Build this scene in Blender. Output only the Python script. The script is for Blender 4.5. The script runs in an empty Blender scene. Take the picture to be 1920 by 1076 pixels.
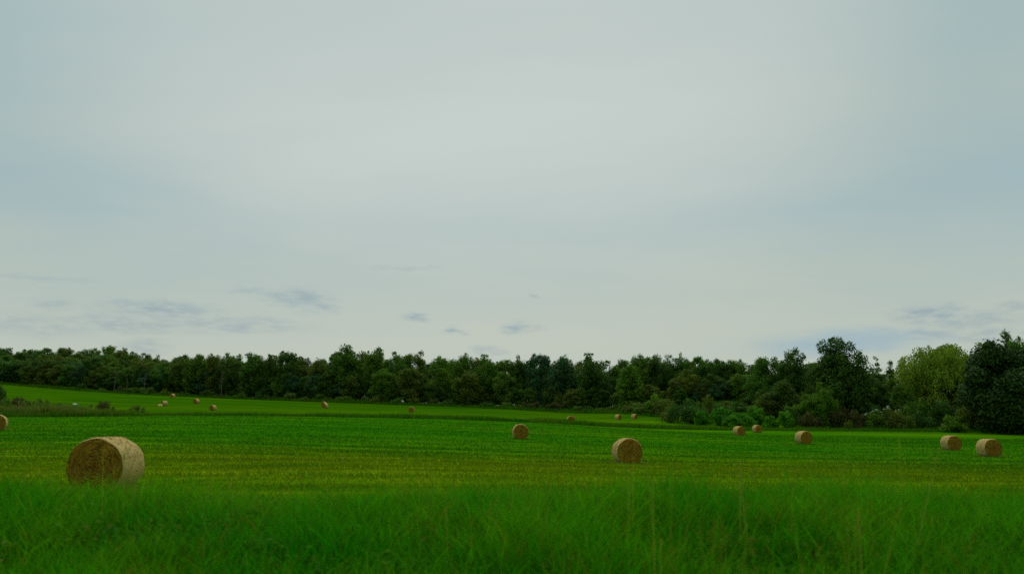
import bpy, math, random
import numpy as np
from mathutils import Vector

R = math.radians
sc = bpy.context.scene
COL = sc.collection

# ------------------------------------------------------------------ camera
F_PX, CX, CY, HORIZON = 1600.0, 960.0, 538.0, 795.0
CAM_Z = 2.0
PITCH = math.atan((HORIZON - CY) / F_PX)
cam_d = bpy.data.cameras.new('camera')
cam_d.sensor_width = 36.0
cam_d.lens = F_PX / 1920.0 * 36.0
cam_d.clip_start = 0.05
cam_d.clip_end = 20000
cam_d.dof.use_dof = True
cam_d.dof.focus_distance = 90.0
cam_d.dof.aperture_fstop = (cam_d.lens / 1000.0) / 0.030     # entrance pupil of 30 mm
cam = bpy.data.objects.new('camera', cam_d)
COL.objects.link(cam)
cam.location = (0, 0, CAM_Z)
cam.rotation_euler = (R(90) + PITCH, 0, 0)
sc.camera = cam

def ray(px, py):
    u, v = (px - CX) / F_PX, (CY - py) / F_PX
    c, s = math.cos(PITCH), math.sin(PITCH)
    return np.array([u, c - v * s, s + v * c])

def at(px, py, D):
    d = ray(px, py)
    p = d * (D / d[1])
    return np.array([p[0], p[1], p[2] + CAM_Z])

def px_per_m(D):
    return F_PX / D

# ------------------------------------------------------------------ world: overcast summer sky
SUN_EL, SUN_AZ = 54.0, -3.0           # degrees; azimuth from +Y towards +X
world = bpy.data.worlds.new('World')
sc.world = world
world.use_nodes = True
wt = world.node_tree
for n in list(wt.nodes):
    wt.nodes.remove(n)

class NT:
    """tiny helper for node graphs"""
    def __init__(self, t): self.t = t
    def n(self, kind, **kw):
        nd = self.t.nodes.new(kind)
        for k, v in kw.items(): setattr(nd, k, v)
        return nd
    def set(self, sock, v):
        if isinstance(v, bpy.types.NodeSocket): self.t.links.new(v, sock)
        elif v is not None: sock.default_value = v
    def math(self, op, a, b=None, c=None, clamp=False):
        nd = self.n('ShaderNodeMath', operation=op, use_clamp=clamp)
        self.set(nd.inputs[0], a)
        if b is not None: self.set(nd.inputs[1], b)
        if c is not None: self.set(nd.inputs[2], c)
        return nd.outputs[0]
    def vmath(self, op, a, b=None):
        nd = self.n('ShaderNodeVectorMath', operation=op)
        self.set(nd.inputs[0], a)
        if b is not None: self.set(nd.inputs[1], b)
        return nd.outputs['Value'] if op in ('LENGTH', 'DOT_PRODUCT', 'DISTANCE') else nd.outputs['Vector']
    def mix(self, f, a, b, blend='MIX'):
        nd = self.n('ShaderNodeMix', data_type='RGBA', blend_type=blend)
        self.set(nd.inputs[0], f)
        self.set(nd.inputs[6], (*a, 1) if isinstance(a, tuple) and len(a) == 3 else a)
        self.set(nd.inputs[7], (*b, 1) if isinstance(b, tuple) and len(b) == 3 else b)
        return nd.outputs[2]
    def ramp(self, v, a, b, lo=0.0, hi=1.0, smooth=True):
        nd = self.n('ShaderNodeMapRange', interpolation_type='SMOOTHSTEP' if smooth else 'LINEAR')
        self.set(nd.inputs[0], v)
        for i, x in enumerate((a, b, lo, hi)): nd.inputs[i + 1].default_value = x
        return nd.outputs[0]
    def noise(self, vec, scale=1.0, detail=3.0, rough=0.5, dist=0.0, dim='3D'):
        nd = self.n('ShaderNodeTexNoise', noise_dimensions=dim)
        self.set(nd.inputs['Vector'], vec)
        nd.inputs['Scale'].default_value = scale
        nd.inputs['Detail'].default_value = detail
        nd.inputs['Roughness'].default_value = rough
        nd.inputs['Distortion'].default_value = dist
        return nd
    def mapping(self, vec, scale=(1, 1, 1), loc=(0, 0, 0)):
        nd = self.n('ShaderNodeMapping')
        self.set(nd.inputs['Vector'], vec)
        nd.inputs['Scale'].default_value = scale
        nd.inputs['Location'].default_value = loc
        return nd.outputs[0]

def build_sky():
    g = NT(wt)
    sky = g.n('ShaderNodeTexSky', sky_type='NISHITA')
    sky.sun_disc = False
    sky.sun_elevation = R(SUN_EL)
    sky.sun_rotation = R(SUN_AZ)
    sky.altitude = 200; sky.air_density = 1.0; sky.dust_density = 2.0; sky.ozone_density = 1.0
    tc = g.n('ShaderNodeTexCoord')
    d = tc.outputs['Generated']
    sep = g.n('ShaderNodeSeparateXYZ'); g.set(sep.inputs[0], d)
    x, y, z = sep.outputs
    az = g.math('ARCTAN2', x, y)
    el = g.math('ARCSINE', z)
    # cloud deck seen in perspective: direction projected on a flat layer
    zz = g.math('MAXIMUM', z, 0.0)
    inv = g.math('DIVIDE', 1.0, g.math('ADD', zz, 0.12))
    comb = g.n('ShaderNodeCombineXYZ')
    g.set(comb.inputs[0], g.math('MULTIPLY', x, inv)); g.set(comb.inputs[1], g.math('MULTIPLY', y, inv))
    deck = comb.outputs[0]
    big = g.noise(g.mapping(deck, (0.55, 0.9, 1), (3.1, 0.4, 0)), 1.0, 4, 0.5, 0.4).outputs[0]
    fine = g.noise(g.mapping(deck, (1.6, 3.6, 1), (7.7, 1.2, 0)), 1.0, 5, 0.55, 0.6).outputs[0]
    # thin layer: pale warm where it is thick and lit, blue-grey where it thins
    pale = (0.478, 0.538, 0.462)
    cool = (0.345, 0.470, 0.490)
    t = g.math('ADD', g.math('MULTIPLY', g.ramp(big, 0.28, 0.72), 0.60), g.math('MULTIPLY', g.ramp(fine, 0.30, 0.70), 0.22))
    sd_ = tuple(Vector((math.sin(R(SUN_AZ)) * math.cos(R(27)), math.cos(R(SUN_AZ)) * math.cos(R(27)), math.sin(R(27)))))
    near = g.ramp(g.vmath('DOT_PRODUCT', d, sd_), 0.86, 1.0)     # thin bright part of the deck in front of the veiled sun
    near = g.math('MULTIPLY', near, g.math('MULTIPLY', g.ramp(el, R(6), R(20), 0.45, 1.0), g.ramp(big, 0.25, 0.75, 0.62, 1.25)))
    t = g.math('ADD', g.math('MULTIPLY', t, 0.62), g.math('MULTIPLY', near, 0.50))
    low = g.ramp(el, R(4), R(15), 1.0, 0.0)
    t = g.math('ADD', t, g.math('MULTIPLY', low, 0.45), None, True)
    cl = g.mix(t, cool, pale)
    cl = g.mix(g.math('MULTIPLY', near, 0.72), cl, (0.580, 0.645, 0.625))
    cl = g.mix(g.math('MULTIPLY', low, 0.5), cl, (0.530, 0.565, 0.475))
    # small low scud clouds, blue-grey: at their own places in the sky
    pv = g.n('ShaderNodeCombineXYZ'); g.set(pv.inputs[0], az); g.set(pv.inputs[1], el)
    warp = g.noise(g.mapping(pv.outputs[0], (26, 70, 1)), 1.0, 4, 0.6)
    wv = g.vmath('MULTIPLY', g.vmath('SUBTRACT', warp.outputs['Color'], (0.5, 0.5, 0.5)), (0.042, 0.020, 0.0))
    p2 = g.vmath('ADD', pv.outputs[0], wv)
    rag = g.ramp(g.noise(g.mapping(pv.outputs[0], (40, 150, 1), (2, 5, 0)), 1.0, 5, 0.65).outputs[0], 0.34, 0.62)
    total = None
    clouds = [  # px, py, half width px, half height px, strength
        (300, 580, 110, 17, 1.0), (245, 606, 150, 20, .75), (430, 610, 150, 17, .75), (560, 560, 72, 20, 1.0),
        (600, 578, 40, 12, .9), (480, 548, 50, 8, .6), (105, 570, 40, 10, .6), (60, 610, 110, 24, .55),
        (780, 594, 28, 9, 1.1), (847, 621, 22, 9, 1.0), (975, 615, 42, 12, 1.15), (915, 657, 38, 10, .8), (1000, 558, 12, 4, .6),
        (1740, 588, 60, 19, 1.25), (1820, 600, 90, 22, .8), (1900, 576, 32, 10, 1.0), (1740, 626, 80, 12, .8), (1850, 632, 80, 16, .7),
        (270, 650, 46, 14, .7), (60, 520, 120, 6, .4), (760, 503, 70, 4, .35),
        (-260, 590, 120, 22, .8), (-520, 560, 130, 20, .8), (2150, 600, 110, 22, .8), (2420, 570, 90, 20, .8)]
    for px, py, rx, ry, st in clouds:
        r = ray(px, py); r = r / np.linalg.norm(r)
        a0, e0 = math.atan2(r[0], r[1]), math.asin(r[2])
        q = g.vmath('MULTIPLY', g.vmath('SUBTRACT', p2, (a0, e0, 0)), (F_PX / rx, F_PX / ry, 0))
        m = g.ramp(g.vmath('LENGTH', q), 1.35, 0.10, 0.0, st)
        total = m if total is None else g.math('MAXIMUM', total, m)
    total = g.math('MULTIPLY', total, g.math('MULTIPLY_ADD', rag, 0.75, 0.25), None, True)
    cl = g.mix(g.math('MULTIPLY', total, 0.92), cl, (0.312, 0.400, 0.425))
    # gaps of clear blue low in the sky
    for px, py, rx, ry, st in [(1590, 640, 150, 26, .62), (1510, 655, 110, 16, .3), (-900, 640, 160, 24, .5), (2700, 630, 160, 24, .5)]:
        r = ray(px, py); r = r / np.linalg.norm(r)
        a0, e0 = math.atan2(r[0], r[1]), math.asin(r[2])
        q = g.vmath('MULTIPLY', g.vmath('SUBTRACT', p2, (a0, e0, 0)), (F_PX / rx, F_PX / ry, 0))
        m = g.ramp(g.vmath('LENGTH', q), 1.3, 0.2, 0.0, st)
        cl = g.mix(m, cl, (0.27, 0.42, 0.52))
    cl10 = g.mix(1.0, cl, (10.0, 10.0, 10.0), 'MULTIPLY')
    out_c = g.mix(0.95, sky.outputs[0], cl10)       # a little of the clear sky through the deck
    bg = g.n('ShaderNodeBackground'); bg.inputs['Strength'].default_value = 0.1
    g.set(bg.inputs['Color'], out_c)
    wo = g.n('ShaderNodeOutputWorld'); wt.links.new(bg.outputs[0], wo.inputs[0])
build_sky()
world.cycles.sampling_method = 'MANUAL'
world.cycles.sample_map_resolution = 512

sun_d = bpy.data.lights.new('sun', 'SUN')
sun_d.energy = 1.5
sun_d.angle = R(50)
sun_d.color = (1.0, 0.97, 0.90)
sun = bpy.data.objects.new('sun', sun_d)
COL.objects.link(sun)
sv = Vector((math.sin(R(SUN_AZ)) * math.cos(R(SUN_EL)), math.cos(R(SUN_AZ)) * math.cos(R(SUN_EL)), math.sin(R(SUN_EL))))
sun.rotation_euler = sv.to_track_quat('Z', 'Y').to_euler()
sun.location = (0, 0, 60)

sc.view_settings.view_transform = 'Standard'
sc.view_settings.look = 'None'
sc.view_settings.exposure = 0.0
sc.view_settings.gamma = 1.0
sc.view_settings.use_curve_mapping = False
sc.cycles.max_bounces = 6
sc.cycles.diffuse_bounces = 3
sc.cycles.transmission_bounces = 3
sc.cycles.transparent_max_bounces = 4
sc.cycles.use_denoising = False

rng = np.random.default_rng(7)
random.seed(7)

# ------------------------------------------------------------------ helpers
def tag(o, label=None, cat=None, group=None, kind=None):
    if label: o['label'] = label
    if cat: o['category'] = cat
    if group: o['group'] = group
    if kind: o['kind'] = kind
    return o

def np_mesh(name, verts, faces, mat=None, smooth=False):
    """verts (N,3), faces: list of (M,k) int arrays"""
    me = bpy.data.meshes.new(name)
    verts = np.asarray(verts, np.float32)
    me.vertices.add(len(verts)); me.vertices.foreach_set('co', verts.ravel())
    idx = np.concatenate([np.asarray(f, np.int32).ravel() for f in faces])
    tot = np.concatenate([np.full(len(f), np.asarray(f).shape[1], np.int32) for f in faces])
    start = np.concatenate([[0], np.cumsum(tot)[:-1]]).astype(np.int32)
    me.loops.add(len(idx)); me.loops.foreach_set('vertex_index', idx)
    me.polygons.add(len(tot)); me.polygons.foreach_set('loop_start', start)
    try: me.polygons.foreach_set('loop_total', tot)
    except Exception: pass
    if smooth: me.polygons.foreach_set('use_smooth', np.ones(len(tot), bool))
    me.update(calc_edges=True)
    if mat: me.materials.append(mat)
    return me

def obj(name, me, parent=None, loc=None):
    o = bpy.data.objects.new(name, me)
    COL.objects.link(o)
    if parent: o.parent = parent
    if loc is not None: o.location = loc
    return o

def set_mat(o, mat):
    o.material_slots[0].link = 'OBJECT'
    o.material_slots[0].material = mat

def empty(name, loc):
    o = bpy.data.objects.new(name, None)
    o.empty_display_size = 0.3
    COL.objects.link(o); o.location = loc
    return o

# ------------------------------------------------------------------ terrain heights
EDGE = [(-400, 781, 122), (0, 783, 124), (250, 780.5, 128), (480, 780.5, 134), (700, 784, 138), (960, 791.5, 143), (1150, 801.5, 156),
        (1300, 806.5, 168), (1440, 808.5, 176), (1700, 810.5, 180), (1920, 812, 182), (2300, 813, 184)]   # far edge of the near field
ctrl = [(199, 921, 22.5), (-300, 935, 22), (960, 930, 22), (1700, 945, 22), (2300, 945, 22),
        (1173, 868.5, 49), (1850, 855.5, 72), (1780, 843.5, 85), (1505, 831.5, 98), (1385, 816.2, 132), (1419, 810.6, 164), (975, 822.5, 84),
        (5, 805.5, 80), (-400, 812, 80), (2300, 840, 90),
        (1070, 793, 162), (1159, 786.7, 240), (1190, 785.2, 248), (771, 772.7, 228), (608, 764.7, 265), (605, 760.5, 288),
        (397, 768.8, 240), (365, 756.2, 265), (320, 745, 320), (304, 760.0, 266), (138, 749.5, 285), (0, 745, 280),
        (-300, 703, 390), (0, 719, 385), (240, 737.5, 362), (480, 749, 350), (700, 756, 330), (960, 764, 308), (1150, 771, 288),
        (1250, 770, 262), (1330, 757, 268), (1430, 755, 270), (1250, 792, 205), (1400, 792, 205), (1600, 800, 200), (1800, 802, 200),
        (1600, 780, 300), (1900, 790, 300), (2300, 800, 280)]
P, Z = [], []
for px, py, D in ctrl + EDGE:
    p = at(px, py, D); P.append(p[:2]); Z.append(p[2])
for x, y, z in [(-40, 0, .1), (0, 0, .0), (40, 0, .1), (-9, 5, .15), (0, 5, .15), (9, 5, .15), (-14, 11, .72), (-7, 11, .69), (0, 11, .68), (7, 11, .68), (14, 11, .68), (-16, 15.5, .10), (-8, 15.5, .08), (0, 15.5, .06), (8, 15.5, .05), (16, 15.5, .05), (-60, -60, 0), (60, -60, 0), (0, -200, 0), (-300, -100, 3), (300, -100, -1),
                (-330, 470, 27), (-235, 480, 30), (-180, 470, 23), (-130, 470, 16), (-40, 450, 12), (80, 430, 9), (200, 420, 6), (330, 400, 3), (-420, 330, 22), (-400, 150, 10), (350, 180, -1),
                (-300, 800, 30), (0, 800, 12), (300, 800, 6), (600, 400, 0), (-600, 400, 20), (600, 0, -2), (-600, 0, 8), (-500, 1000, 20), (500, 1000, 4)]:
    P.append((x, y)); Z.append(z)
P = np.array(P, float) / 100.0; Z = np.array(Z, float)
def _tps(r2): return 0.5 * r2 * np.log(np.maximum(r2, 1e-12))
def _fit():
    n = len(P)
    K = _tps(((P[:, None] - P[None]) ** 2).sum(-1)) + np.eye(n) * 2e-5
    A = np.zeros((n + 3, n + 3)); A[:n, :n] = K; A[:n, n] = 1; A[:n, n + 1:] = P; A[n:, :n] = A[:n, n:].T
    b = np.zeros(n + 3); b[:n] = Z
    return np.linalg.solve(A, b)
W = _fit()
def height(x, y):
    x = np.atleast_1d(np.asarray(x, float)); y = np.atleast_1d(np.asarray(y, float))
    far = np.clip((np.hypot(x, y) - 650) / 500, 0, 1)
    q = np.stack([np.clip(x, -800, 800), np.clip(y, -250, 1100)], -1) / 100.0
    out = np.empty(len(q))
    for i in range(0, len(q), 20000):
        s = q[i:i + 20000]
        out[i:i + 20000] = _tps(((s[:, None] - P[None]) ** 2).sum(-1)) @ W[:len(P)] + W[len(P)] + s @ W[len(P) + 1:]
    return out * (1 - far) + 4.0 * far
def hz(x, y): return float(height(x, y)[0])

# ------------------------------------------------------------------ materials
def new_mat(name):
    m = bpy.data.materials.new(name); m.use_nodes = True
    for n in list(m.node_tree.nodes): m.node_tree.nodes.remove(n)
    return m, NT(m.node_tree)

def finish(m, g, color, rough=0.9, spec=0.1, normal=None, transl=0.0, tcol=None):
    b = g.n('ShaderNodeBsdfPrincipled')
    g.set(b.inputs['Base Color'], color); b.inputs['Roughness'].default_value = rough
    b.inputs['Specular IOR Level'].default_value = spec
    if normal is not None: g.set(b.inputs['Normal'], normal)
    sh = b.outputs[0]
    if transl:
        t = g.n('ShaderNodeBsdfTranslucent'); g.set(t.inputs['Color'], tcol if tcol is not None else color)
        mx = g.n('ShaderNodeMixShader'); mx.inputs[0].default_value = transl
        g.t.links.new(sh, mx.inputs[1]); g.t.links.new(t.outputs[0], mx.inputs[2]); sh = mx.outputs[0]
    o = g.n('ShaderNodeOutputMaterial'); g.t.links.new(sh, o.inputs[0])
    return m

GREEN_A = (0.026, 0.155, 0.0015)
GREEN_B = (0.042, 0.175, 0.002)
OLIVE = (0.130, 0.225, 0.002)
STRAW = (0.235, 0.225, 0.008)

def field_color(g):
    """mown hay field: swaths run parallel to the road, stubble still yellow on the near part"""
    pos = g.n('ShaderNodeNewGeometry').outputs['Position']
    sep = g.n('ShaderNodeSeparateXYZ'); g.set(sep.inputs[0], pos); y = sep.outputs[1]; x = sep.outputs[0]
    sw = g.noise(g.mapping(pos, (0.006, 0.21, 0.0), (0, 3.3, 0)), 1.0, 4, 0.6, 0.25).outputs[0]
    fine = g.noise(g.mapping(pos, (0.05, 1.1, 0.0)), 1.0, 5, 0.65, 0.3).outputs[0]
    blot = g.noise(g.mapping(pos, (0.03, 0.05, 0.0), (9, 2, 0)), 1.0, 3, 0.5).outputs[0]
    spk = g.noise(g.mapping(pos, (1.3, 1.3, 0.0)), 1.0, 5, 0.7).outputs[0]
    yl = g.math('MULTIPLY', g.ramp(y, 14, 24), g.ramp(y, 38, 70, 1.0, 0.0))                   # stubble belt
    side = g.math('MULTIPLY', g.ramp(g.math('ABSOLUTE', g.math('ADD', x, -1.0)), 8, 38, 1.28, 0.58), g.ramp(g.noise(g.mapping(pos, (0.09, 0.22, 0.0), (5, 1, 0)), 1.0, 4, 0.6).outputs[0], 0.3, 0.66, 0.35, 1.15))
    yl = g.math('MULTIPLY', yl, side)
    yl2 = g.math('MULTIPLY', g.ramp(y, 128, 205), g.ramp(y, 300, 200, 0.22, 0.34))           # second field, lighter
    yel = g.math('ADD', g.math('MAXIMUM', yl, yl2), g.math('MULTIPLY', g.math('SUBTRACT', sw, 0.5), 1.1))
    yel = g.math('ADD', yel, g.math('MULTIPLY', g.math('SUBTRACT', fine, 0.5), 0.9))
    yel = g.math('ADD', yel, g.math('MULTIPLY', g.math('SUBTRACT', blot, 0.5), 0.5), None, True)
    base = g.mix(g.ramp(blot, 0.35, 0.65), GREEN_A, GREEN_B)
    c = g.mix(yel, base, OLIVE)
    c = g.mix(g.math('MULTIPLY', g.math('MULTIPLY', yl, g.ramp(fine, 0.52, 0.72)), 0.55), c, STRAW)
    dk = g.ramp(g.math('ADD', g.math('MULTIPLY', sw, 0.55), g.math('MULTIPLY', fine, 0.45)), 0.34, 0.62, 0.70, 1.13)
    dk = g.math('MULTIPLY', dk, g.ramp(spk, 0.3, 0.7, 0.9, 1.1))
    row = g.math('SINE', g.math('MULTIPLY_ADD', y, 1.85, g.math('MULTIPLY', sw, 9.0)))
    dk = g.math('MULTIPLY', dk, g.math('MULTIPLY_ADD', row, g.math('MULTIPLY', blot, 0.16), 1.0))
    dk = g.math('MULTIPLY', dk, g.ramp(g.math('ADD', y, g.math('MULTIPLY', x, -0.3)), 150, 260, 1.0, 0.72))  # far field: self-shading of grass blades put into the colour as darkening
    cm = g.n('ShaderNodeCombineXYZ')
    for i in range(3): g.set(cm.inputs[i], dk)
    rough = g.math('MULTIPLY', g.ramp(y, 186, 205), g.ramp(x, 34, 56))
    c = g.mix(g.math('MULTIPLY', rough, 0.8), c, (0.040, 0.095, 0.006))            # rough pasture, never mown
    c = g.mix(g.ramp(y, 14.6, 13.2), c, (0.050, 0.048, 0.014))                     # brown thatch under the verge
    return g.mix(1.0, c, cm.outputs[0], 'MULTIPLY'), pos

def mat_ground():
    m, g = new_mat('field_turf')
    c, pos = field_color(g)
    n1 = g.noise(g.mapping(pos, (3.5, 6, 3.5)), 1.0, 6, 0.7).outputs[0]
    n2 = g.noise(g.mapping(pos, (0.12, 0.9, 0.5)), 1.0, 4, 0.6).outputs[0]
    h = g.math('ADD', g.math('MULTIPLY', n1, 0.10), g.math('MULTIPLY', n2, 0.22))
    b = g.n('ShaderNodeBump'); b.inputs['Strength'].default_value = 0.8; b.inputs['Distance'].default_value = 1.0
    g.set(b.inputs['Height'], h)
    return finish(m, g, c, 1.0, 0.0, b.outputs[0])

def vary(g, c, amt=0.35, hue=None):
    geo = g.n('ShaderNodeNewGeometry')
    r = geo.outputs['Random Per Island']
    k = g.ramp(r, 0, 1, 1 - amt, 1 + amt, False)
    cm = g.n('ShaderNodeCombineXYZ')
    for i in range(3): g.set(cm.inputs[i], k)
    return g.mix(1.0, c, cm.outputs[0], 'MULTIPLY'), r

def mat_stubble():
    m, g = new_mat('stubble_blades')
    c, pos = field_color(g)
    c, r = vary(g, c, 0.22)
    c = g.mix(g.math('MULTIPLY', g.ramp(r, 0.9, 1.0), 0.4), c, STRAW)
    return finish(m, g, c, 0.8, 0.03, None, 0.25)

def mat_grass(name, a, b, dry, dryness=0.1, scale=0.35, tr=0.3):
    m, g = new_mat(name)
    pos = g.n('ShaderNodeNewGeometry').outputs['Position']
    n = g.noise(g.mapping(pos, (scale, scale, scale * .4)), 1.0, 4, 0.6, 0.5).outputs[0]
    n2 = g.noise(g.mapping(pos, (scale * 3, scale * 3, scale), (4, 8, 1)), 1.0, 3, 0.6).outputs[0]
    c = g.mix(g.ramp(n, 0.32, 0.68), a, b)
    c, r = vary(g, c, 0.45)
    f = g.math('MULTIPLY', g.ramp(g.math('ADD', r, g.math('MULTIPLY', g.math('SUBTRACT', n2, 0.5), 1.2)), 1.0 - dryness * 2, 1.0), 0.8)
    c = g.mix(f, c, dry)
    return finish(m, g, c, 0.8, 0.04, None, tr)

def mat_leaf(name, a, b, amt=0.3, tr=0.3, spec=0.15):
    m, g = new_mat(name)
    oi = g.n('ShaderNodeObjectInfo')
    c = g.mix(oi.outputs['Random'], a, b)
    pos = g.n('ShaderNodeNewGeometry').outputs['Position']
    n = g.noise(g.mapping(pos, (0.45, 0.45, 0.45)), 1.0, 3, 0.6).outputs[0]
    k = g.ramp(n, 0.3, 0.7, 0.72, 1.28)
    cm = g.n('ShaderNodeCombineXYZ')
    for i in range(3): g.set(cm.inputs[i], k)
    c = g.mix(1.0, c, cm.outputs[0], 'MULTIPLY')
    c, r = vary(g, c, amt)
    return finish(m, g, c, 0.7, spec * .6, None, tr)

def mat_bark(name, a, b):
    m, g = new_mat(name)
    pos = g.n('ShaderNodeTexCoord').outputs['Object']
    n = g.noise(g.mapping(pos, (5, 5, 0.9)), 1.0, 5, 0.7).outputs[0]
    c = g.mix(g.ramp(n, 0.3, 0.7), a, b)
    bp = g.n('ShaderNodeBump'); bp.inputs['Distance'].default_value = 0.05; g.set(bp.inputs['Height'], n)
    return finish(m, g, c, 0.95, 0.05, bp.outputs[0])

def mat_hay_side():
    m, g = new_mat('hay_weathered')
    p = g.n('ShaderNodeTexCoord').outputs['Object']
    n = g.noise(g.mapping(p, (5, 26, 5)), 1.0, 6, 0.75).outputs[0]
    n2 = g.noise(g.mapping(p, (1.4, 1.4, 1.4)), 1.0, 4, 0.6).outputs[0]
    n3 = g.noise(g.mapping(p, (40, 14, 40)), 1.0, 3, 0.7).outputs[0]
    c = g.mix(g.ramp(n, 0.3, 0.7), (0.44, 0.30, 0.085), (0.70, 0.525, 0.215))
    c = g.mix(g.math('MULTIPLY', g.ramp(n2, 0.45, 0.7), 0.5), c, (0.34, 0.24, 0.07))
    c = g.mix(g.math('MULTIPLY', g.ramp(n3, 0.5, 0.75), 0.3), c, (0.70, 0.52, 0.21))
    w = g.n('ShaderNodeTexWave', wave_type='BANDS', bands_direction='Y'); g.set(w.inputs['Vector'], p)
    w.inputs['Scale'].default_value = 7.0; w.inputs['Distortion'].default_value = 3.0; w.inputs['Detail'].default_value = 3
    h = g.math('ADD', g.math('MULTIPLY', n3, 0.6), g.math('MULTIPLY', w.outputs['Fac'], 0.35))
    bp = g.n('ShaderNodeBump'); bp.inputs['Distance'].default_value = 0.05; bp.inputs['Strength'].default_value = 0.8; g.set(bp.inputs['Height'], h)
    return finish(m, g, c, 0.95, 0.05, bp.outputs[0])

def mat_hay_end():
    m, g = new_mat('hay_rolled_layers')
    p = g.n('ShaderNodeTexCoord').outputs['Object']
    sep = g.n('ShaderNodeSeparateXYZ'); g.set(sep.inputs[0], p)
    x = sep.outputs[0]; z = g.math('SUBTRACT', sep.outputs[2], 0.75)
    rad = g.math('SQRT', g.math('ADD', g.math('MULTIPLY', x, x), g.math('MULTIPLY', z, z)))
    ang = g.math('ARCTAN2', z, x)
    wob = g.math('MULTIPLY', g.math('SUBTRACT', g.noise(g.mapping(p, (3, 3, 3)), 1.0, 4, 0.6).outputs[0], 0.5), 0.16)
    ph = g.math('ADD', g.math('MULTIPLY', g.math('ADD', rad, wob), 15.0), g.math('MULTIPLY', ang, 0.159))
    cv = g.n('ShaderNodeCombineXYZ'); g.set(cv.inputs[0], ph); g.set(cv.inputs[1], g.math('MULTIPLY', ang, 1.1))
    lay = g.noise(cv.outputs[0], 1.6, 4, 0.65).outputs[0]
    grit = g.noise(g.mapping(p, (26, 26, 26)), 1.0, 4, 0.7).outputs[0]
    pat = g.noise(g.mapping(p, (2.2, 2.2, 2.2), (4, 1, 7)), 1.0, 3, 0.5).outputs[0]
    c = g.mix(g.ramp(lay, 0.34, 0.66), (0.125, 0.064, 0.003), (0.40, 0.225, 0.020))
    c = g.mix(g.math('MULTIPLY', g.ramp(grit, 0.55, 0.75), 0.5), c, (0.42, 0.27, 0.05))
    c = g.mix(g.math('MULTIPLY', g.ramp(pat, 0.5, 0.75), 0.5), c, (0.15, 0.115, 0.008))
    h = g.math('ADD', g.math('MULTIPLY', lay, 0.7), g.math('MULTIPLY', grit, 0.4))
    bp = g.n('ShaderNodeBump'); bp.inputs['Distance'].default_value = 0.06; bp.inputs['Strength'].default_value = 0.9; g.set(bp.inputs['Height'], h)
    return finish(m, g, c, 0.95, 0.03, bp.outputs[0])

def mat_straw():
    m, g = new_mat('loose_straw')
    c, r = vary(g, (0.34, 0.22, 0.06, 1), 0.6)
    return finish(m, g, c, 0.8, 0.1, None, 0.2)

def mat_plain(name, a, b, sc_=6.0, rough=0.9):
    m, g = new_mat(name)
    p = g.n('ShaderNodeTexCoord').outputs['Object']
    n = g.noise(g.mapping(p, (sc_,) * 3), 1.0, 5, 0.65).outputs[0]
    bp = g.n('ShaderNodeBump'); bp.inputs['Distance'].default_value = 0.05; g.set(bp.inputs['Height'], n)
    return finish(m, g, g.mix(g.ramp(n, 0.3, 0.7), a, b), rough, 0.1, bp.outputs[0])

M = dict(
    ground=mat_ground(), stubble=mat_stubble(),
    verge=mat_grass('verge_grass', (0.018, 0.245, 0.0015), (0.095, 0.350, 0.002), (0.19, 0.16, 0.012), 0.09, 0.55, 0.45),
    margin=mat_grass('margin_grass', (0.034, 0.165, 0.003), (0.072, 0.180, 0.005), (0.14, 0.14, 0.02), 0.10, 0.10),
    weeds=mat_grass('weed_stalks', (0.075, 0.220, 0.006), (0.16, 0.190, 0.025), (0.24, 0.17, 0.06), 0.15, 0.25),
    weed_leaf=mat_grass('verge_weed_leaves', (0.020, 0.150, 0.002), (0.075, 0.205, 0.004), (0.16, 0.13, 0.015), 0.05, 0.6, 0.35),
    seed=mat_grass('seed_heads', (0.15, 0.24, 0.01), (0.20, 0.26, 0.02), (0.28, 0.25, 0.05), 0.1, 0.5, 0.4),
    bark=mat_bark('grey_brown_bark', (0.035, 0.028, 0.020), (0.10, 0.085, 0.065)),
    snag=mat_bark('snag_wood', (0.10, 0.09, 0.07), (0.20, 0.18, 0.14)),
    pale_bark=mat_bark('pale_bark', (0.16, 0.14, 0.105), (0.34, 0.30, 0.24)),
    mid=mat_leaf('leaf_mid', (0.073, 0.189, 0.017), (0.109, 0.210, 0.017)),
    dark=mat_leaf('leaf_dark', (0.050, 0.134, 0.015), (0.072, 0.142, 0.015)),
    blue=mat_leaf('leaf_bluish', (0.046, 0.130, 0.041), (0.059, 0.142, 0.038)),
    light=mat_leaf('leaf_light', (0.098, 0.218, 0.011), (0.115, 0.236, 0.014)),
    olive=mat_leaf('leaf_olive', (0.104, 0.169, 0.016), (0.130, 0.176, 0.018)),
    willow=mat_leaf('leaf_willow', (0.180, 0.300, 0.017), (0.198, 0.312, 0.019), 0.35, 0.4),
    conifer=mat_leaf('leaf_conifer', (0.036, 0.084, 0.014), (0.042, 0.088, 0.014), 0.4, 0.1),
    bright=mat_leaf('leaf_bright', (0.055, 0.235, 0.006), (0.075, 0.245, 0.008), 0.35, 0.35),
    brown=mat_leaf('leaf_brownish', (0.075, 0.090, 0.016), (0.095, 0.092, 0.022)),
    flower=mat_leaf('flower_cream', (0.72, 0.72, 0.58), (0.78, 0.78, 0.66), 0.12, 0.3),
    side=mat_hay_side(), end=mat_hay_end(), straw=mat_straw(),
    stone=mat_plain('pale_stone', (0.62, 0.62, 0.58), (0.80, 0.80, 0.76), 3.0),
)

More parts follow.
